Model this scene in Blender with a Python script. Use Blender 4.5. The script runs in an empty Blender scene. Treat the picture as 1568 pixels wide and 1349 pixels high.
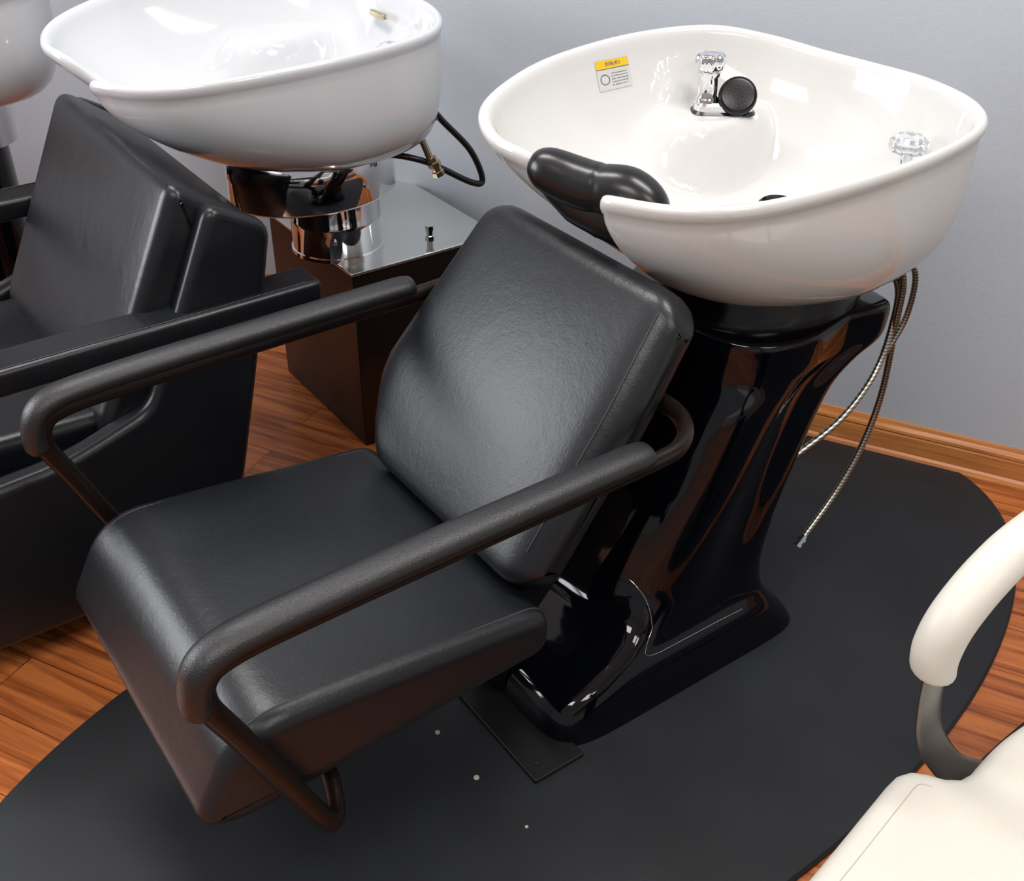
import bpy, bmesh, math
from mathutils import Vector, Matrix
PHI=.620; OX,OY=-.490,1.050
C,S=math.cos(PHI),math.sin(PHI)
def SW(s,w): return (OX+s*C-w*S, OY+s*S+w*C)
# ---------------- materials ----------------
def mat(name,col,rough=.5,metal=0,spec=.5,coat=0,bump=None,var=None,trans=0,ior=None):
    m=bpy.data.materials.new(name);m.use_nodes=True;nt=m.node_tree;b=nt.nodes['Principled BSDF']
    b.inputs['Base Color'].default_value=(*col,1);b.inputs['Roughness'].default_value=rough
    b.inputs['Metallic'].default_value=metal;b.inputs['Specular IOR Level'].default_value=spec
    b.inputs['Coat Weight'].default_value=coat;b.inputs['Coat Roughness'].default_value=.03
    if trans: b.inputs['Transmission Weight'].default_value=trans
    if ior: b.inputs['IOR'].default_value=ior
    tc=nt.nodes.new('ShaderNodeTexCoord')
    if var:
        n=nt.nodes.new('ShaderNodeTexNoise');n.inputs['Scale'].default_value=var[0];n.inputs['Detail'].default_value=5
        nt.links.new(tc.outputs['Object'],n.inputs['Vector'])
        r=nt.nodes.new('ShaderNodeValToRGB');r.color_ramp.elements[0].position=.3;r.color_ramp.elements[1].position=.7
        r.color_ramp.elements[0].color=(*[c*(1-var[1]) for c in col],1);r.color_ramp.elements[1].color=(*[min(1,c*(1+var[1])) for c in col],1)
        nt.links.new(n.outputs['Fac'],r.inputs['Fac']);nt.links.new(r.outputs['Color'],b.inputs['Base Color'])
    if bump:
        prev=None
        for sc,st,dist in bump:
            n=nt.nodes.new('ShaderNodeTexNoise');n.inputs['Scale'].default_value=sc;n.inputs['Detail'].default_value=6
            n.inputs['Distortion'].default_value=.6
            nt.links.new(tc.outputs['Object'],n.inputs['Vector'])
            bp=nt.nodes.new('ShaderNodeBump');bp.inputs['Strength'].default_value=st;bp.inputs['Distance'].default_value=dist
            nt.links.new(n.outputs['Fac'],bp.inputs['Height'])
            if prev: nt.links.new(prev.outputs['Normal'],bp.inputs['Normal'])
            prev=bp
        nt.links.new(prev.outputs['Normal'],b.inputs['Normal'])
    return m
LEATHER=mat('black_leather',(.0075,.009,.0115),.34,spec=.46,bump=[(7,.12,.007),(60,.16,.002),(260,.3,.0008)],var=(6,.15))
LEATHER2=mat('black_leather_soft',(.006,.007,.0095),.32,spec=.42,bump=[(10,.25,.007),(260,.2,.0008)])
STITCH=mat('stitching',(.035,.036,.040),.6)
CREAM=mat('cream_leather',(.60,.575,.51),.42,bump=[(10,.15,.006),(300,.15,.0006)],var=(3,.04))
CREAMST=mat('cream_stitching',(.42,.39,.33),.6)
PADM=mat('black_armrest_pad',(.0095,.0095,.011),.36,spec=.55,bump=[(500,.6,.001)])
TUBE=mat('dark_bronze_tube',(.012,.007,.006),.3,metal=.3,spec=.4)
TUBE2=mat('grey_metal_strap',(.16,.15,.145),.3,metal=.85)
GLOSS=mat('gloss_black_plastic',(.0015,.002,.004),.05,spec=.45)
LAMI=mat('dark_laminate',(.010,.0055,.0045),.22,spec=.35)
SATIN=mat('satin_black_plastic',(.004,.004,.006),.2,spec=.4)
DARK=mat('black_fabric_underside',(.003,.003,.004),.7,spec=.15)
PLATE=mat('black_steel',(.008,.008,.009),.4,spec=.3)
RUBBER=mat('black_rubber',(.007,.007,.008),.28,bump=[(40,.1,.002)])
CER=mat('white_ceramic',(.615,.61,.595),.07,spec=.6,coat=.3,var=(1.5,.01))
CER2=mat('white_ceramic_cool',(.585,.60,.62),.07,spec=.6,coat=.3,var=(1.5,.01))
CHROME=mat('chrome',(.82,.83,.85),.06,metal=1)
STEEL=mat('polished_steel',(.78,.79,.76),.16,metal=1,var=(4,.05))
BRASS=mat('brass',(.55,.47,.32),.25,metal=1)
CRYS=mat('clear_acrylic',(.9,.93,.95),.05,trans=.85,ior=1.45)
WALLM=mat('wall_paint',(.475,.51,.56),.7,spec=.3,bump=[(260,.4,.001),(30,.2,.002)],var=(1.2,.02))
CEILM=mat('ceiling_white',(.8,.8,.8),.9,bump=[(80,.2,.002)])
MATM=mat('mat_rubber',(.014,.016,.019),.5,spec=.35,bump=[(500,.35,.0008)],var=(5,.22))
WHITE=mat('window_frame_white',(.7,.7,.7),.4)
def braided():
    m=mat('braided_steel',(.6,.6,.58),.3,metal=1);nt=m.node_tree;b=nt.nodes['Principled BSDF']
    tc=nt.nodes.new('ShaderNodeTexCoord');w=nt.nodes.new('ShaderNodeTexWave');w.bands_direction='Z'
    w.inputs['Scale'].default_value=55;w.inputs['Distortion'].default_value=1
    nt.links.new(tc.outputs['Object'],w.inputs['Vector'])
    r=nt.nodes.new('ShaderNodeValToRGB');r.color_ramp.elements[0].color=(.25,.24,.2,1);r.color_ramp.elements[1].color=(.75,.73,.65,1)
    nt.links.new(w.outputs['Fac'],r.inputs['Fac']);nt.links.new(r.outputs['Color'],b.inputs['Base Color']);return m
BRAID=braided()
def wood(name,dark,light,planks=True,rough=.2,axis_scale=(1.2,22,22)):
    m=bpy.data.materials.new(name);m.use_nodes=True;nt=m.node_tree;b=nt.nodes['Principled BSDF'];L=nt.links
    b.inputs['Roughness'].default_value=rough
    tc=nt.nodes.new('ShaderNodeTexCoord')
    mp=nt.nodes.new('ShaderNodeMapping');mp.inputs['Scale'].default_value=axis_scale;L.new(tc.outputs['Object'],mp.inputs['Vector'])
    n=nt.nodes.new('ShaderNodeTexNoise');n.inputs['Scale'].default_value=1.6;n.inputs['Detail'].default_value=8;n.inputs['Distortion'].default_value=1.2
    n.inputs['Roughness'].default_value=.62
    r=nt.nodes.new('ShaderNodeValToRGB');e=r.color_ramp.elements;e[0].position=.32;e[0].color=(*dark,1);e[1].position=.62;e[1].color=(*light,1)
    L.new(n.outputs['Fac'],r.inputs['Fac'])
    out=r.outputs['Color']
    if planks:
        br=nt.nodes.new('ShaderNodeTexBrick');br.inputs['Scale'].default_value=1;br.inputs['Brick Width'].default_value=1.1;br.inputs['Row Height'].default_value=.125
        br.inputs['Mortar Size'].default_value=.0012;br.inputs['Color1'].default_value=(.82,.82,.82,1);br.inputs['Color2'].default_value=(1.1,1.08,1.05,1)
        br.inputs['Mortar'].default_value=(.4,.33,.3,1);br.offset=.37
        L.new(tc.outputs['Object'],br.inputs['Vector'])
        ad=nt.nodes.new('ShaderNodeVectorMath');ad.operation='ADD'
        sc=nt.nodes.new('ShaderNodeVectorMath');sc.operation='SCALE';sc.inputs['Scale'].default_value=9
        L.new(br.outputs['Color'],sc.inputs[0]);L.new(mp.outputs['Vector'],ad.inputs[0]);L.new(sc.outputs['Vector'],ad.inputs[1]);L.new(ad.outputs['Vector'],n.inputs['Vector'])
        mx=nt.nodes.new('ShaderNodeMix');mx.data_type='RGBA';mx.blend_type='MULTIPLY';mx.inputs['Factor'].default_value=1
        L.new(r.outputs['Color'],mx.inputs[6]);L.new(br.outputs['Color'],mx.inputs[7]);out=mx.outputs[2]
    else: L.new(mp.outputs['Vector'],n.inputs['Vector'])
    L.new(out,b.inputs['Base Color']);return m
WOOD=wood('red_oak_planks',(.18,.040,.011),(.62,.195,.053))
TRIMW=wood('oak_trim',(.31,.10,.027),(.62,.25,.073),planks=False,rough=.3,axis_scale=(1.5,40,40))
# ---------------- helpers ----------------
col=bpy.context.scene.collection
def root(name,s=0,w=0,rot=0):
    o=bpy.data.objects.new(name,None);x,y=SW(s,w);o.location=(x,y,0);o.rotation_euler=(0,0,PHI+rot);o.empty_display_size=.1
    col.objects.link(o);return o
def add(name,verts,faces,m,parent=None,smooth=True,sharp=None):
    me=bpy.data.meshes.new(name);me.from_pydata([tuple(v) for v in verts],[],faces)
    bm=bmesh.new();bm.from_mesh(me);bmesh.ops.recalc_face_normals(bm,faces=bm.faces[:]);bm.to_mesh(me);bm.free()
    me.materials.append(m)
    if smooth:
        me.shade_smooth()
        if sharp: me.set_sharp_from_angle(angle=math.radians(sharp))
    o=bpy.data.objects.new(name,me);col.objects.link(o)
    if parent: o.parent=parent
    return o
def loft(rings,cap0=True,cap1=True,closed=True):
    n=len(rings[0]);v=[p for r in rings for p in r];f=[]
    for i in range(len(rings)-1):
        for j in range(n if closed else n-1):
            a=i*n+j;b=i*n+(j+1)%n;f.append((a,b,b+n,a+n))
    if cap0:f.append(tuple(range(n-1,-1,-1)))
    if cap1:f.append(tuple(range((len(rings)-1)*n,len(rings)*n)))
    return v,f
def cr(P,n=8,closed=False):
    P=[Vector(p) for p in P];out=[];N=len(P)
    for i in range(N if closed else N-1):
        if closed: a,b,c,d=P[i-1],P[i],P[(i+1)%N],P[(i+2)%N]
        else: a,b,c,d=P[max(i-1,0)],P[i],P[i+1],P[min(i+2,N-1)]
        for k in range(n):
            t=k/n;out.append(.5*((2*b)+(c-a)*t+(2*a-5*b+4*c-d)*t*t+(3*b-a-3*c+d)*t**3))
    if not closed: out.append(P[-1])
    return out
def tube(name,pts,r,m,parent=None,n=8,seg=14,ref=(0,1,0),rads=None,flat=None,smoothpts=True):
    if isinstance(r,(int,float)): r=(r,r)
    P=cr(pts,n) if smoothpts else [Vector(p) for p in pts]
    rings=[];N1=None
    for i,p in enumerate(P):
        T=(P[min(i+1,len(P)-1)]-P[max(i-1,0)]).normalized()
        if N1 is None:
            N1=Vector(ref)
            if abs(N1.dot(T))>.95: N1=Vector((0,0,1))
        N1=(N1-T*N1.dot(T)).normalized();N2=T.cross(N1)
        k=1
        if rads:
            x=i/(len(P)-1)*(len(rads)-1);j=min(int(x),len(rads)-2);k=rads[j]+(rads[j+1]-rads[j])*(x-j)
        rings.append([p+N1*math.cos(a)*r[0]*k+N2*math.sin(a)*r[1]*k for a in [2*math.pi*q/seg for q in range(seg)]])
    v,f=loft(rings);return add(name,v,f,m,parent,sharp=60)
def fillet(poly,rad,n=6):
    out=[];N=len(poly)
    for i in range(N):
        p=Vector(poly[i][:2]);a=Vector(poly[i-1][:2]);b=Vector(poly[(i+1)%N][:2])
        r=poly[i][2] if len(poly[i])>2 else rad
        da=(a-p);db=(b-p);r1=min(r,da.length*.48);r2=min(r,db.length*.48)
        A=p+da.normalized()*r1;B=p+db.normalized()*r2
        for k in range(n+1):
            t=k/n;out.append((1-t)**2*A+2*t*(1-t)*p+t*t*B)
    return out
def resample(pts,n):
    N=len(pts);L=[0]
    for i in range(N): L.append(L[-1]+(pts[(i+1)%N]-pts[i]).length)
    out=[];j=0
    for k in range(n):
        d=L[-1]*k/n
        while L[j+1]<d: j+=1
        t=(d-L[j])/max(1e-9,L[j+1]-L[j]);out.append(pts[j%N].lerp(pts[(j+1)%N],t))
    return out
def inset(pts,d):
    N=len(pts);area=sum(pts[i-1].x*pts[i].y-pts[i].x*pts[i-1].y for i in range(N));sg=1 if area>0 else -1;out=[]
    for i in range(N):
        t=(pts[(i+1)%N]-pts[i-1])
        t=t.normalized() if t.length>1e-9 else Vector((1,0))
        out.append(pts[i]+Vector((-t.y,t.x))*d*sg)
    return out
def prism(name,poly,w0,w1,rc,re,m,parent=None,n=6,crown=None,mid=10,sharp=None,warp=None):
    base=fillet(poly,rc,n);rings=[];K=6
    seq=[]
    for k in range(K+1):
        a=math.pi/2*k/K;seq.append((w0+re*(1-math.cos(a)),re*(1-math.sin(a))))
    for k in range(1,mid): seq.append((w0+re+(w1-w0-2*re)*k/mid,0))
    for k in range(K,-1,-1):
        a=math.pi/2*k/K;seq.append((w1-re*(1-math.cos(a)),re*(1-math.sin(a))))
    if crown or warp: base=resample(base,110)
    for w,d in seq:
        q=inset(base,d);ring=[]
        for p in q:
            if warp: ring.append(warp(p.x,w,p.y));continue
            s,z=p.x,p.y
            if crown: s,z=crown(s,w,z)
            ring.append((s,w,z))
        rings.append(ring)
    v,f=loft(rings);return add(name,v,f,m,parent,sharp=sharp)
def slab(name,O,ex,ey,en,poly,th,rc,re,m,parent=None,crown=.01,sharp=None,reb=None):
    O,ex,ey,en=map(Vector,(O,ex,ey,en));base=resample(fillet(poly,rc,8),140)
    rings=[];reb=reb or re
    def R(pts,d): rings.append([O+ex*p.x+ey*p.y+en*d for p in pts])
    b0=inset(base,re)
    x0,x1=min(p.x for p in b0),max(p.x for p in b0);y0,y1=min(p.y for p in b0),max(p.y for p in b0);c=Vector(((x0+x1)/2,(y0+y1)/2))
    def H(p):
        u=(p.x-c.x)/((x1-x0)/2);v=(p.y-c.y)/((y1-y0)/2)
        return crown*max(0,1-abs(u)**2.4)*max(0,1-abs(v)**2.4)
    edge=[H(p) for p in b0]
    for k in (.02,.08,.15,.22,.3,.38,.46,.54,.62,.7,.77,.84,.9,.95):
        rings.append([O+ex*(c+(p-c)*k).x+ey*(c+(p-c)*k).y-en*(H(c+(p-c)*k)-edge[i]*k**3) for i,p in enumerate(b0)])
    K=8
    for k in range(K+1):
        a=math.pi/2*k/K;R(inset(base,re*(1-math.sin(a))),re*(1-math.cos(a)))
    for k in range(K,-1,-1):
        a=math.pi/2*k/K;R(inset(base,reb*(1-math.sin(a))),th-reb*(1-math.cos(a)))
    v,f=loft(rings);return add(name,v,f,m,parent,sharp=sharp)
def cyl(name,c,r,z0,z1,m,parent,seg=32,rx=None,prof=None):
    prof=prof or [(.9,z0),(1,z0+.004),(1,z1-.004),(.96,z1-.001),(.9,z1)]
    rx=rx or r
    rings=[[(c[0]+rx*k*math.cos(2*math.pi*i/seg),c[1]+r*k*math.sin(2*math.pi*i/seg),z) for i in range(seg)] for k,z in prof]
    v,f=loft(rings);return add(name,v,f,m,parent,sharp=50)
def disc(name,c,nrm,r,th,m,parent,seg=32,prof=None):
    nrm=Vector(nrm).normalized();a=nrm.orthogonal().normalized();b=nrm.cross(a);c=Vector(c)
    prof=prof or [(.85,0),(1,th*.2),(1,th*.8),(.9,th)]
    rings=[[c+nrm*d+(a*math.cos(2*math.pi*i/seg)+b*math.sin(2*math.pi*i/seg))*r*k for i in range(seg)] for k,d in prof]
    v,f=loft(rings);return add(name,v,f,m,parent,sharp=45)
def line(name,pts,r,m,parent): return tube(name,pts,r,m,parent,n=1,seg=6,smoothpts=False)
# ---------------- room ----------------
wd=Vector((.905,-.425,0)).normalized()
wang=math.atan2(wd.y,wd.x);WP=Vector((1.06,2.055,0))
def box(name,x0,x1,y0,y1,z0,z1,m,loc=(0,0,0),rz=0,parent=None,bev=0):
    v=[(x,y,z) for z in (z0,z1) for y in (y0,y1) for x in (x0,x1)]
    f=[(0,2,3,1),(4,5,7,6),(0,1,5,4),(2,6,7,3),(0,4,6,2),(1,3,7,5)]
    o=add(name,v,f,m,parent,smooth=False);o.location=loc;o.rotation_euler=(0,0,rz)
    if bev:
        b=o.modifiers.new('b','BEVEL');b.width=bev;b.segments=3
    return o
fl=box('floor',-4,4,-5,.12,-.05,0,WOOD,loc=WP,rz=wang)
box('wall_back',-4,4,0,.12,0,2.7,WALLM,loc=WP,rz=wang)
box('ceiling',-4,4,-5,.12,2.7,2.75,CEILM,loc=WP,rz=wang)
wl=[(-5,-3.0,0,2.7),(-1.4,0,0,2.7),(-3.0,-1.4,0,.8),(-3.0,-1.4,2.2,2.7)]
def boxes(name,lst,x0,x1,m):
    vs=[];fs=[]
    for y0,y1,z0,z1 in lst:
        k=len(vs);vs+= [(x,y,z) for z in (z0,z1) for y in (y0,y1) for x in (x0,x1)];fs+=[tuple(k+i for i in q) for q in [(0,2,3,1),(4,5,7,6),(0,1,5,4),(2,6,7,3),(0,4,6,2),(1,3,7,5)]]
    o=add(name,vs,fs,m,smooth=False);o.location=WP;o.rotation_euler=(0,0,wang);return o
boxes('wall_left',wl,-3.62,-3.5,WALLM)
boxes('window_1',[(-3.0,-2.94,.8,2.2),(-1.46,-1.4,.8,2.2),(-2.94,-1.46,.8,.86),(-2.94,-1.46,2.14,2.2),(-2.225,-2.175,.86,2.14)],-3.6,-3.47,WHITE)
prof=[(0,0),(-.024,0),(-.024,.010),(-.020,.018),(-.014,.022),(-.013,.064),(-.011,.068),(-.013,.072),(-.012,.078),(-.006,.086),(-.003,.095),(0,.096)]
rings=[[(x,y,z) for y,z in prof] for x in (-3.5,4)]
v,f=loft(rings);o=add('baseboard_back',v,f,TRIMW,smooth=False);o.location=WP;o.rotation_euler=(0,0,wang)
MZ=.0125
def floor_mat(s,w,a,b,bits=()):
    r=root('floor_mat',s,w)
    N=120;rg=lambda k,z:[((a*k)*math.cos(2*math.pi*i/N),(b-(a-a*k))*math.sin(2*math.pi*i/N),z) for i in range(N)]
    v,f=loft([rg(1,.0005),rg(1,.008),rg(.996,.012)])
    add('mat_body',v,f,MATM,r,sharp=30)
    for i,(x,y,q) in enumerate(bits): disc('debris_%d'%i,(x-s,y-w,.0118),(0,0,1),q,.0022,CREAMST,r,seg=8)
floor_mat(.70,-.05,1.12,.53,[(.426,-.034,.0045),(.428,-.151,.005),(.44,-.275,.003)])
floor_mat(1.34,-1.125,1.12,.53)
# ---------------- bowl ----------------
RIM=[(.697,-.072,.925),(.735,-.155,.93),(.80,-.215,.935),(.90,-.25,.942),(1.05,-.268,.95),(1.19,-.264,.958),(1.292,-.238,.965),(1.352,-.172,.97),
(1.39,-.06,.97),(1.388,.05,.970),(1.368,.14,.974),(1.315,.228,.990),(1.23,.295,1.004),(1.09,.342,.999),(.93,.355,.982),(.81,.325,.965),(.731,.275,.95),(.693,.195,.938),(.70,.115,.93),
(.742,.07,.895),(.760,.015,.885),(.745,-.035,.895)]
def sstep(a,b,x):
    t=max(0,min(1,(x-a)/(b-a)));return t*t*(3-2*t)
def bowl(parent,cm,ledge=True,bc=(1.13,-.005),ba=.195,bb=.152):
    rim=cr(RIM,7,closed=True);c=Vector((1.07,.03,0));rings=[]
    bc=Vector((*bc,0))
    def outer(q):
        ring=[]
        for p in rim:
            d=Vector((p.x-c.x,p.y-c.y,0));ca=d.normalized().x
            dn=d.normalized()
            f_=sstep(-.9,.7,ca)+.45*max(0,-dn.y);f_=min(f_,1.1)
            pw=1.15+2.4*f_;ex=.80-.28*min(1,f_)
            h=1-(1-q**pw)**ex if q<1 else 1
            tgt=bc+Vector((dn.x*ba,dn.y*bb,0))
            r0=c+d*(.978+.010*min(1,f_))
            x=r0.x+(tgt.x-r0.x)*h;y=r0.y+(tgt.y-r0.y)*h;z=(p.z-.024)+(.705-(p.z-.024))*q
            ring.append((x,y,z))
        return ring
    rings=[[(bc.x+(x-bc.x)*.5,bc.y+(y-bc.y)*.5,z) for x,y,z in outer(1)]]
    for k in range(24,-1,-1): rings.append(outer(math.sin(math.pi/2*k/24)))
    for sc,dz in [(.992,-.019),(1.001,-.012),(1.003,-.006),(1.0,-.001),(.988,.003),(.972,.003),(.956,-.002),(.945,-.010)]:
        rings.append([(c.x+(p.x-c.x)*sc,c.y+(p.y-c.y)*sc,p.z+dz) for p in rim])
    dc=Vector((1.13,-.005,0));K=44
    for k in range(1,K+1):
        q=k/K;ring=[]
        for p in rim:
            a=Vector((c.x+(p.x-c.x)*.945,c.y+(p.y-c.y)*.945,0))
            qq=q**1.25
            x=a.x+(dc.x-a.x)*qq*.96;y=a.y+(dc.y-a.y)*qq*.96
            z=(p.z-.010)-(p.z-.010-.760)*(1-(1-q)**2.4)
            if ledge:
                dd=math.hypot((x-1.17)/1.5,(y-.210));g=1-sstep(.058,.100,dd)
                if z<.888: z+=(.888-z)*g
                g2=math.exp(-((y-.21)/.04)**2)*(1-sstep(.11,.20,abs(x-1.15)))*.3*(1-g)
                if z<.87: z+=(.87-z)*g2
            ring.append((x,y,z))
        rings.append(ring)
    v,f=loft(rings);return add('bowl',v,f,cm,parent,sharp=80)
def knob(parent,c,nm='crystal_knob'):
    s,w,z=c
    disc(nm+'_stem',(s,w,z),(0,0,1),.010,.02,CHROME,parent)
    rings=[];
    for k,d in [(.5,.018),(.9,.022),(1,.03),(.95,.04),(.7,.047),(.3,.048)]:
        rings.append([(s+.028*k*(1+.10*(i%2))*math.cos(math.pi*i/10),w+.028*k*(1+.10*(i%2))*math.sin(math.pi*i/10),z+d) for i in range(20)])
    v,f=loft(rings);add(nm,v,f,CRYS,parent,smooth=False)
    disc(nm+'_screw',(s,w,z+.048),(0,0,1),.008,.003,CHROME,parent)
def faucet(par_):
    parent=bpy.data.objects.new('faucet',None);col.objects.link(parent);parent.parent=par_;parent.location=(1.183,.193,0);parent.rotation_euler=(0,0,-PHI)
    s,w,z=0,0,.887
    rr=lambda a,b:[(s-a,w-b),(s+a,w-b),(s+a,w+b),(s-a,w+b)]
    for nm,a,b,z0,z1,m in (('gasket',.055,.028,z,z+.006,RUBBER),('faucet_base',.051,.024,z+.006,z+.020,CHROME)):
        p=fillet(rr(a,b),.022,6);rings=[[(q.x,q.y,z0) for q in p],[(q.x,q.y,z1-.004) for q in p],[(q.x,q.y,z1) for q in inset(p,.004)]]
        v,f=loft(rings);add(nm,v,f,m,parent,sharp=40)
    bx_,by=-.030,0
    cyl('faucet_body',(bx_,by),.018,z+.02,z+.075,CHROME,parent,prof=[(1.2,z+.02),(1.1,z+.026),(.95,z+.03),(.95,z+.060),(1.1,z+.064),(1.1,z+.069),(.8,z+.073)])
    rings=[]
    for k,d in [(.7,.071),(1,.076),(1.05,.086),(1,.095),(.85,.100),(.4,.102)]:
        rings.append([(bx_+.024*k*(1+.07*math.cos(8*a))*math.cos(a),by+.024*k*(1+.07*math.cos(8*a))*math.sin(a),z+d) for a in [2*math.pi*i/64 for i in range(64)]])
    v,f=loft(rings);add('faucet_handle',v,f,CHROME,parent,sharp=60)
    cyl('spray_holder',(.022,0),.013,z+.018,z+.04,CHROME,parent)
    n=Vector((-.12,-.85,.5)).normalized();hc=Vector((.020,-.016,z+.032))
    disc('spray_head',hc-n*.02,n,.033,.03,SATIN,parent,prof=[(.35,-.012),(.7,0),(.98,.012),(1,.018),(.97,.026),(.9,.028)])
    disc('spray_face',hc+n*.008,n,.027,.003,RUBBER,parent)
    a=n.orthogonal().normalized();b=n.cross(a)
    vs=[];fs=[]
    for rr_,cnt in ((.006,6),(.012,12),(.019,18)):
        for i in range(cnt):
            t=2*math.pi*i/cnt;cc=hc+n*.0115+(a*math.cos(t)+b*math.sin(t))*rr_;k=len(vs)
            for j in range(6):
                q=2*math.pi*j/6;vs.append(cc+(a*math.cos(q)+b*math.sin(q))*.0010)
            fs.append(tuple(range(k,k+6)))
    add('spray_nozzles',vs,fs,STITCH,parent,smooth=False)
def label(parent,bowl_ob):
    m=bpy.data.materials.new('caution_label');m.use_nodes=True;nt=m.node_tree;b=nt.nodes['Principled BSDF'];L=nt.links;b.inputs['Roughness'].default_value=.5
    at=nt.nodes.new('ShaderNodeTexCoord');sx=nt.nodes.new('ShaderNodeSeparateXYZ');L.new(at.outputs['UV'],sx.inputs[0])
    r=nt.nodes.new('ShaderNodeValToRGB');r.color_ramp.interpolation='CONSTANT';e=r.color_ramp.elements
    e[0].position=0;e[0].color=(.52,.52,.50,1);e[1].position=.72;e[1].color=(.75,.46,.01,1)
    x=e.new(.69);x.color=(.1,.1,.1,1)
    L.new(sx.outputs['Y'],r.inputs['Fac'])
    w=nt.nodes.new('ShaderNodeTexWave');w.bands_direction='Y';w.inputs['Scale'].default_value=3.2;w.inputs['Distortion'].default_value=0
    L.new(at.outputs['UV'],w.inputs['Vector'])
    mp=nt.nodes.new('ShaderNodeMapping');mp.inputs['Scale'].default_value=(60,4,1);L.new(at.outputs['UV'],mp.inputs['Vector'])
    n=nt.nodes.new('ShaderNodeTexNoise');n.inputs['Scale'].default_value=1;L.new(mp.outputs['Vector'],n.inputs['Vector'])
    def M(op,a,b_):
        q=nt.nodes.new('ShaderNodeMath');q.operation=op
        for i,v_ in enumerate((a,b_)):
            if isinstance(v_,(int,float)): q.inputs[i].default_value=v_
            else: L.new(v_,q.inputs[i])
        return q.outputs[0]
    rows=M('MULTIPLY',M('GREATER_THAN',w.outputs['Fac'],.6),M('GREATER_THAN',n.outputs['Fac'],.45))
    rows=M('MULTIPLY',rows,M('GREATER_THAN',sx.outputs['X'],.42))
    rows=M('MULTIPLY',rows,M('LESS_THAN',sx.outputs['X'],.93))
    rows=M('MULTIPLY',rows,M('LESS_THAN',sx.outputs['Y'],.62));rows=M('MULTIPLY',rows,M('GREATER_THAN',sx.outputs['Y'],.08))
    d=M('SQRT',M('ADD',M('POWER',M('SUBTRACT',sx.outputs['X'],.22),2),M('POWER',M('MULTIPLY',M('SUBTRACT',sx.outputs['Y'],.36),.8),2)),0)
    ring=M('MULTIPLY',M('LESS_THAN',d,.15),M('GREATER_THAN',d,.115))
    word=M('MULTIPLY',M('GREATER_THAN',n.outputs['Fac'],.5),M('MULTIPLY',M('GREATER_THAN',sx.outputs['Y'],.80),M('LESS_THAN',sx.outputs['Y'],.92)))
    word=M('MULTIPLY',word,M('MULTIPLY',M('GREATER_THAN',sx.outputs['X'],.3),M('LESS_THAN',sx.outputs['X'],.75)))
    ink=M('MAXIMUM',M('MAXIMUM',rows,ring),word)
    mx=nt.nodes.new('ShaderNodeMix');mx.data_type='RGBA';L.new(M('MULTIPLY',ink,.8),mx.inputs['Factor']);L.new(r.outputs['Color'],mx.inputs[6]);mx.inputs[7].default_value=(.06,.06,.07,1)
    L.new(mx.outputs[2],b.inputs['Base Color'])
    N=10;vs=[];fs=[]
    c=Vector((1.035,.30,.953));ex=Vector((.99,-.02,.0)).normalized();ey=Vector((0,.42,.9)).normalized()
    for j in range(N+1):
        for i in range(N+1): vs.append(c+ex*(i/N-.5)*.064+ey*(j/N-.5)*.046)
    for j in range(N):
        for i in range(N):
            a=j*(N+1)+i;fs.append((a,a+1,a+N+2,a+N+1))
    me=bpy.data.meshes.new('caution_label');me.from_pydata([tuple(q) for q in vs],[],fs);uv=me.uv_layers.new()
    for l in me.loops:
        k=l.vertex_index;uv.data[l.index].uv=((k%(N+1))/N,(k//(N+1))/N)
    me.materials.append(m);me.shade_smooth();o=bpy.data.objects.new('caution_label',me);col.objects.link(o);o.parent=parent
    sw=o.modifiers.new('s','SHRINKWRAP');sw.target=bowl_ob;sw.wrap_method='NEAREST_SURFACEPOINT';sw.offset=.0012;sw.wrap_mode='ABOVE_SURFACE'
def fitting(parent,p0,p1,r,m,nm='fitting'):
    p0,p1=Vector(p0),Vector(p1);d=(p1-p0);L_=d.length
    disc(nm,p0,d,r,L_,m,parent,seg=6,prof=[(.7,0),(.7,L_*.25),(1,L_*.26),(1,L_*.5),(.75,L_*.52),(.75,L_*.75),(.95,L_*.77),(.95,L_)])
# ---------------- main station ----------------
st=root('shampoo_bowl_station')
B=bowl(st,CER);label(st,B);faucet(st);knob(st,(1.275,-.125,.870))
disc('overflow_cup',(1.13,-.005,.765),(0,0,1),.032,.012,RUBBER,st,prof=[(.9,0),(1,.033),(.85,.037),(.7,.023)])
PED=[(MZ,.568,1.150,.204),(.045,.570,1.130,.200),(.07,.580,1.105,.193),(.09,.600,1.09,.185),(.108,.64,1.08,.176),(.125,.69,1.075,.168),(.15,.735,1.072,.163),
(.20,.765,1.07,.162),(.28,.795,1.085,.163),(.36,.825,1.105,.166),(.45,.858,1.13,.170),(.53,.885,1.16,.176),(.57,.90,1.21,.180),(.595,.905,1.258,.185),(.63,.910,1.265,.187),(.65,.912,1.262,.187),(.655,.918,1.255,.182)]
def pedpt(a,row):
    z,f,r,h=row;c=f+.5*(r-f);ca,sa=math.cos(a),math.sin(a)
    ef=2.9+5.0*(1-sstep(.05,.20,z));er=9
    e=2/er if ca>0 else 2/ef
    x=abs(ca)**e*(1 if ca>0 else -1);y=abs(sa)**e*(1 if sa>0 else -1)
    pinch=1-.10*math.exp(-((x-.35)/.35)**2)*sstep(.1,.3,z)
    return (c+(r-c)*x if ca>0 else c+(c-f)*x, h*y*pinch, z)
def pedz(z):
    for i in range(len(PED)-1):
        if PED[i][0]<=z<=PED[i+1][0]:
            t=(z-PED[i][0])/(PED[i+1][0]-PED[i][0]);return tuple(a+(b-a)*t for a,b in zip(PED[i],PED[i+1]))
    return PED[0]
NP=200;rows=[]
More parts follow.
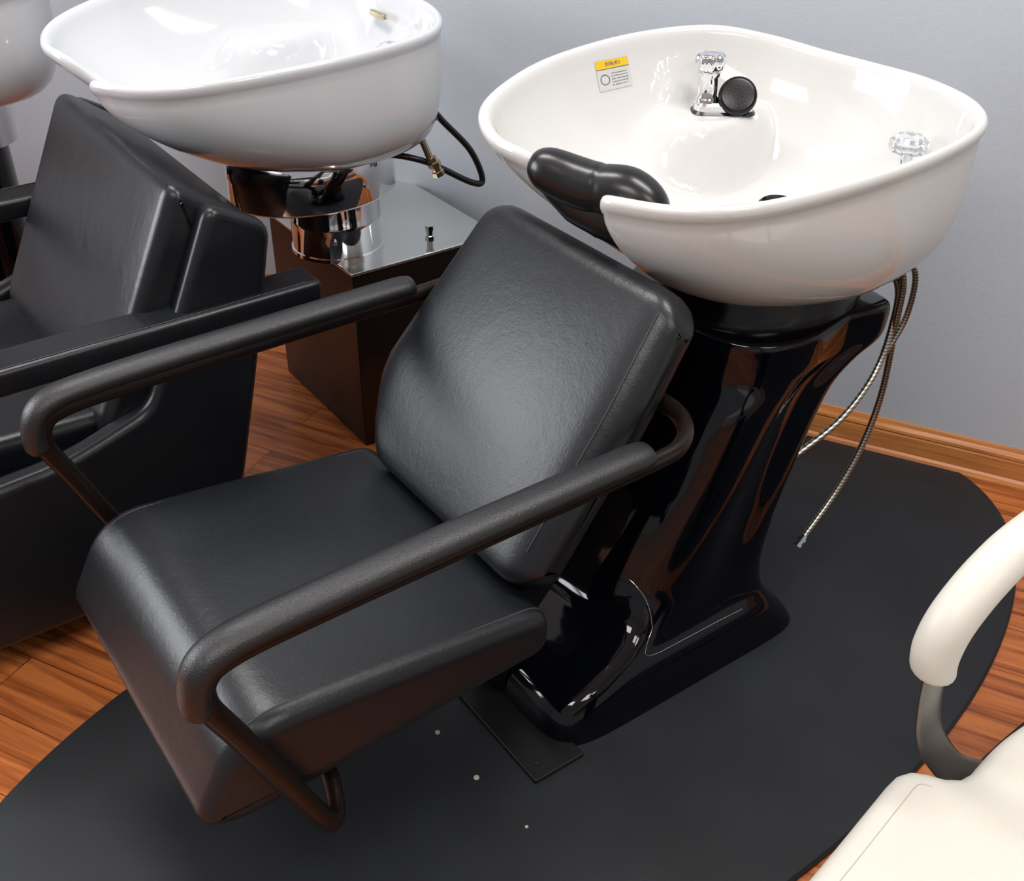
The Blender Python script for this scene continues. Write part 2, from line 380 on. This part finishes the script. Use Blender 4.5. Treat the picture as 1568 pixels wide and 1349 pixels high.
for i in range(len(PED)-1):
    a,b,c_,d=PED[max(i-1,0)],PED[i],PED[i+1],PED[min(i+2,len(PED)-1)]
    for k in range(4):
        t=k/4;rows.append(tuple(.5*((2*b[j])+(c_[j]-a[j])*t+(2*a[j]-5*b[j]+4*c_[j]-d[j])*t*t+(3*b[j]-a[j]-3*c_[j]+d[j])*t**3) for j in range(4)))
rows.append(PED[-1]);rows.append((.655,.945,1.20,.15))
def warp_a(i):
    t=2*math.pi*i/NP; return t-.18*math.sin(4*t)*1.0
v,f=loft([[pedpt(warp_a(i),r) for i in range(NP)] for r in rows]);add('pedestal_shell',v,f,GLOSS,st,sharp=70)
seam=[]
for i in range(41):
    a=math.pi*1.12+(math.pi*1.535-math.pi*1.12)*i/40
    z=.225-.12*sstep(.0,1,i/40);p=Vector(pedpt(a,pedz(z)));n=Vector((p.x-.95,p.y,0)).normalized();seam.append(p+n*.0003)
line('shell_seam',seam,.0007,STEEL,st)
cyl('tilt_collar',(1.11,-.005),.155,.65,.715,SATIN,st,rx=.185,seg=64,prof=[(1.02,.65),(1.02,.678),(.97,.688),(.97,.715)])
tube('neck_rest_pad',[(.706,.100,.922),(.716,.078,.917),(.733,.046,.908),(.746,.014,.904),(.758,-.014,.905),(.772,-.040,.903),(.784,-.064,.890),(.790,-.080,.868)],(.036,.034),RUBBER,st,n=10,seg=32,ref=(0,0,1),rads=[.45,.62,.76,.86,.92,.96,.99,1.01,1.02,1.03,1.03,1.03,1.03,.985,1.03,1.06,1.08,1.09,1.09,1.07,1.04,1.0,.93,.84,.7,.5])
tube('neck_rest_skirt',[(.715,.085,.90),(.735,.035,.875),(.750,-.015,.862),(.770,-.055,.835)],(.030,.018),RUBBER,st,n=8,seg=20,ref=(0,0,1),rads=[.5,1,1,.5])
tube('braided_hose_1',[(1.25,-.13,.73),(1.30,-.15,.68),(1.312,-.15,.58),(1.318,-.15,.444),(1.295,-.15,.339),(1.245,-.15,.25),(1.176,-.15,.175)],.0062,BRAID,st)
tube('braided_hose_2',[(1.25,-.12,.73),(1.305,-.14,.66),(1.31,-.145,.58),(1.275,-.155,.50),(1.19,-.165,.44),(1.09,-.150,.385)],.006,BRAID,st)
tube('braided_hose_3',[(1.26,-.15,.73),(1.31,-.165,.69),(1.323,-.16,.6),(1.30,-.15,.53)],.0055,BRAID,st)
fitting(st,(1.176,-.15,.175),(1.158,-.15,.158),.009,STEEL,'hose_end')
# ---------------- main chair ----------------
ch=root('shampoo_chair')
def crown(s,w,z):
    t=max(0,(z-.36)/.1)*(1-min(1,abs(w)/.26)**2.5)
    if 0<s<.5: z+=.015*min(1,t)*math.sin(math.pi*s/.5)
    return s,z
seatp=[(.033,.480,.065),(.492,.430,.035),(.497,.350,.04),(.02,.322,.03),(-.04,.345,.03)]
prism('seat_cushion',seatp,-.258,.262,.03,.026,LEATHER,ch,crown=crown,n=9,mid=16)
b=inset(fillet(seatp,.03,9),.0025)
for sg in (-1,1):
    w=sg*(.260-.024)
    line('seat_stitch_%s'%('r' if sg<0 else 'l'),[(crown(p.x,w,p.y)[0],w,crown(p.x,w,p.y)[1]+.0020) for p in b[4:22]],.0012,STITCH,ch)
en=Vector((.808,0,-.589));el=Vector((.589,0,.808));ex=Vector((0,1,0))
O=Vector((.478,0,.500))
TH=.080
def wb(x,w,y):
    hw=.232 if w<0 else .238
    u=min(1,abs(w)/hw);lc=.18
    g=1-.085*sstep(.72,1.0,u)**1.5
    y2=lc+(y-lc)*g
    low=max(0,min(1,(lc-y2)/.23))
    if w>0: y2+=.105*sstep(.60,1.0,u)**1.2*low
    w2=w*(1+(.215*max(0,1-abs(y2-.105)/.32) if w>0 else 0))*(1-(.06*sstep(.2,.42,y2) if w<0 else 0))
    v=max(-1,min(1,(y-lc)/.235))
    fr=max(0,1-x/(TH*.5))
    x2=x-fr*.012*(1-u**2.4)*(1-abs(v)**2.4)
    x2=x2+fr*.006*sstep(.75,1,u)
    p=O+ex*w2+el*y2+en*x2
    return tuple(p)
prism('backrest',[(0,-.056,.032),(0,.414,.034),(TH,.410,.028),(TH,-.052,.028)],-.232,.238,.03,.034,LEATHER,ch,n=9,mid=26,warp=wb)
line('back_stitch',[Vector(wb(0,-.204,y))-en*.0004 for y in [.0+.385*k/24 for k in range(25)]],.0010,STITCH,ch)
slab('back_shell',O+el*.03+en*.02,ex,el,en,[(-.18,.0),(-.18,.34),(.18,.34),(.18,0)],.068,.04,.01,DARK,ch,crown=0)
prism('back_hinge_cover',[(.43,.35),(.47,.375),(.50,.42),(.54,.47),(.60,.47),(.56,.39),(.50,.325),(.44,.32)],-.18,.20,.015,.012,DARK,ch)
for sg,nm in ((-1,'r'),(1,'l')):
    W=.296*sg
    tube('arm_tube_'+nm,[(.15,.17*sg,.330),(.145,.235*sg,.300),(.125,W*.97,.292),(.105,W,.315),(.07,W,.40),(.02,W,.525),(-.006,W,.59),(.0,W,.628),(.035,W,.644),(.12,W,.649),(.3,W,.652),(.5,W,.654),(.62,W,.655),(.668,W*.985,.658),(.703,W*.89,.662),(.716,W*.74,.665),(.705,W*.55,.666)],(.0145,.0115),TUBE,ch,n=6,seg=16)
    tube('arm_pad_'+nm,[(-.017,W,.588),(-.017,W,.615),(-.007,W,.645),(.02,W,.662),(.07,W,.669),(.2,W,.673),(.4,W,.675),(.55,W,.676),(.605,W,.675)],(.0235,.0165),PADM,ch,n=8,seg=20,rads=[.8,1]+[1]*26+[.97,.85])
    tube('frame_rail_'+nm,[(.14,.17*sg,.328),(.30,.17*sg,.338),(.46,.17*sg,.345)],(.018,.008),PLATE,ch,n=4,seg=10)
def bx(name,x0,x1,y0,y1,z0,z1,m,p,bev=.004): return box(name,x0,x1,y0,y1,z0,z1,m,parent=p,bev=bev)
bx('floor_plate',.50,.60,-.218,.20,MZ,MZ+.008,PLATE,ch,.002)
prism('support_arm',[(.56,MZ+.01),(.62,MZ+.01),(.62,.20),(.50,.345),(.20,.345),(.22,.30),(.44,.28),(.56,.15)],-.03,.06,.01,.006,DARK,ch,sharp=40)
for y in (-.190,.175): disc('plate_bolt_%s'%('r' if y<0 else 'l'),(.522,y,MZ+.008),(0,0,1),.004,.002,PADM,ch)
# ---------------- left station ----------------
s2=root('shampoo_bowl_station',-.40,.905)
bowl(s2,CER2,ledge=True,bc=(1.17,.02),ba=.17,bb=.14);knob(s2,(1.275,-.10,.868))
disc('overflow_cup',(1.13,-.005,.761),(0,0,1),.032,.012,CHROME,s2)
prism('overflow_slot',[(1.335,.925),(1.345,.925),(1.345,.937),(1.335,.937)],.03,.09,.002,.003,BRASS,s2)
cyl('chrome_collar',(1.145,.035),.145,.60,.715,CHROME,s2,rx=.185,seg=64,prof=[(.9,.595),(.98,.60),(1,.605),(.99,.655),(1.0,.66),(.97,.70),(.9,.715)])
cyl('chrome_column',(1.20,.055),.100,.452,.605,CHROME,s2,seg=64,prof=[(1.03,.452),(1.03,.46),(1,.462),(1,.52),(1.012,.523),(1.012,.53),(1,.533),(1,.605)])
disc('column_screw',(1.150,-.033,.50),(-.4,-.9,0),.005,.004,STEEL,s2)
disc('collar_screw',(1.20,-.103,.64),(.25,-.95,0),.005,.004,STEEL,s2)
bx('cabinet',1.155,1.53,-.095,.33,.0,.445,LAMI,s2,.004)
bx('cabinet_top',1.150,1.535,-.10,.335,.445,.452,STEEL,s2,.002)
tube('black_hose',[(1.18,-.06,.69),(1.24,-.10,.70),(1.32,-.14,.68),(1.42,-.16,.62),(1.45,-.16,.62),(1.42,-.16,.69),(1.36,-.15,.76),(1.33,-.14,.80)],.0068,RUBBER,s2)
tube('steel_hose_stub',[(1.29,-.13,.80),(1.31,-.14,.74),(1.33,-.15,.68)],.0075,BRASS,s2)
fitting(s2,(1.33,-.15,.69),(1.345,-.155,.650),.014,BRASS,'hose_fitting')
fitting(s2,(1.33,-.14,.80),(1.345,-.145,.765),.011,BRASS,'hose_fitting_2')
fitting(s2,(1.37,-.065,.452),(1.37,-.065,.50),.011,STEEL,'valve_stub')
s3=root('shampoo_bowl_station',-.93,1.70)
bowl(s3,CER2,ledge=False)
cyl('chrome_collar',(1.10,.0),.135,.595,.71,CHROME,s3,rx=.165,seg=48)
cyl('column',(1.12,.0),.11,.0,.60,GLOSS,s3,seg=48)
# ---------------- left chair ----------------
c2=root('shampoo_chair',-.40,.86)
backside=[(.53,.46,.02),(.715,.840,.035),(.86,.735,.04),(.80,.50,.1),(.755,.27,.1),(.70,.10,.04),(.60,.10,.03),(.50,.30,.05)]
prism('back_body',backside,-.325,.30,.03,.028,LEATHER2,c2,sharp=None,n=9)
for sg,nm in ((-1,'r'),(1,'l')):
    a,b=sorted((sg*.315,sg*.365))
    prism('wing_'+nm,[(.60,.47,.03),(.755,.805,.03),(.86,.745,.03),(.80,.48,.05),(.745,.26,.05),(.69,.09,.03),(.10,.09,.05),(.03,.20,.06),(.02,.36,.06),(.12,.40,.06),(.45,.42,.06)],a,b,.03,.018,LEATHER2,c2)
    a,b=sorted((sg*.305,sg*.385))
    prism('armrest_'+nm,[(-.02,.575,.02),(-.02,.625,.02),(.93,.632,.012),(.93,.592,.012)],a,b,.015,.010,LEATHER2,c2,sharp=None)
    w=sg*.376
    line('arm_stitch_'+nm,[(.0,w,.6255),(.90,w,.6325)],.0008,STITCH,c2)
    prism('arm_post_'+nm,[(-.0,.30,.02),(-.02,.60,.02),(.06,.60,.02),(.08,.30,.02)],*sorted((sg*.30,sg*.35)),.015,.012,LEATHER2,c2)
prism('seat_cushion',[(.02,.36,.05),(.03,.46,.05),(.60,.44,.04),(.60,.34,.03)],-.28,.28,.03,.025,LEATHER2,c2)
prism('seat_base',[(.04,.12,.04),(.03,.37,.03),(.62,.36,.03),(.66,.12,.04)],-.285,.285,.03,.02,LEATHER2,c2)
line('back_seam',[(.6215,-.30,.646),(.6215,.27,.646)],.0008,STITCH,c2)
bx('base_plate',.15,.65,-.20,.20,.0,.095,PLATE,c2,.01)
# ---------------- cream chair ----------------
c3=root('cream_salon_chair')
X1,Y1,Z1=Vector((1,0,0)),Vector((0,1,0)),Vector((0,0,-1))
cp=[(.16,-.80,.06),(.42,-.762,.1),(.655,-.716,.03),(.690,-.772,.025),(.78,-.758,.04),(1.02,-.768,.04),(1.02,-1.27,.04),(.16,-1.25,.06)]
slab('seat_cushion',(0,0,.462),X1,Y1,Z1,cp,.10,.04,.022,CREAM,c3,crown=.008)
q=inset(resample(fillet(cp,.04,8),240),.028)
line('seat_stitch',[(p.x,p.y,.4622) for p in q if p.y>-.84 and p.x<.655],.0008,CREAMST,c3)
O3=Vector((1.02,-1.02,.47))
slab('backrest',O3,ex,el,en,[(-.235,0),(-.235,.42),(.235,.42),(.235,0)],.08,.05,.022,CREAM,c3)
for y,nm in ((-.720,'l'),(-1.32,'r')):
    sg=1 if y>-1 else -1
    tube('arm_pad_'+nm,[(.650,y,.612),(.643,y,.65),(.66,y,.69),(.71,y,.728),(.78,y,.748),(.95,y,.76),(1.2,y,.75)],(.026,.021),CREAM,c3,n=8,seg=20,rads=[.75,1]+[1]*20+[.9])
    tube('arm_tube_'+nm,[(.655,y,.63),(.662,y,.57),(.682,y,.50),(.705,y-.012*sg,.45),(.73,y-.03*sg,.42),(.78,y-.06*sg,.40)],(.006,.021),TUBE2,c3,n=6,seg=14,ref=(0,1,0))
bx('support_post',.62,.82,-1.12,-.92,MZ,.37,GLOSS,c3,.02)
bx('base_plate',.50,1.05,-1.22,-.82,MZ,MZ+.02,PLATE,c3,.005)
# ---------------- lights ----------------
def area(name,loc,sx,sy,e,rot,colr=(1,.985,.96)):
    l=bpy.data.lights.new(name,'AREA');l.shape='RECTANGLE';l.size=sx;l.size_y=sy;l.energy=e;l.color=colr
    o=bpy.data.objects.new(name,l);o.location=loc;o.rotation_euler=rot;col.objects.link(o)
area('ceiling_light_1',(-.9,1.9,2.68),1.2,.3,29,(0,0,wang))
area('ceiling_light_2',(.9,1.1,2.68),1.2,.3,31,(0,0,wang))
area('ceiling_light_3',(-.7,-.4,2.68),1.2,.6,33,(0,0,wang))
area('ceiling_light_4',(1.4,-.8,2.68),1.2,.6,28,(0,0,wang))
Rw=Matrix.Rotation(wang,4,'Z')
p=WP+(Rw@Vector((-3.58,-2.2,1.5)))
area('window_daylight',p,1.45,1.28,68,(math.pi/2,0,wang-math.pi/2),(.93,.96,1))
wo=bpy.data.worlds.new('room_ambient');bpy.context.scene.world=wo;wo.use_nodes=True
wo.node_tree.nodes['Background'].inputs[0].default_value=(.95,.97,1,1);wo.node_tree.nodes['Background'].inputs[1].default_value=.34
# ---------------- camera ----------------
cd=bpy.data.cameras.new('camera');cam=bpy.data.objects.new('camera',cd);col.objects.link(cam)
cd.sensor_width=36;cd.lens=1678.0/1568*36;cd.clip_start=.05
M=Matrix.Rotation(math.pi/2-.598,4,'X')@Matrix.Rotation(.008,4,'Z');cam.matrix_world=Matrix.Translation((0,0,1.484))@M
bpy.context.scene.camera=cam
bpy.context.scene.view_settings.view_transform='Standard'
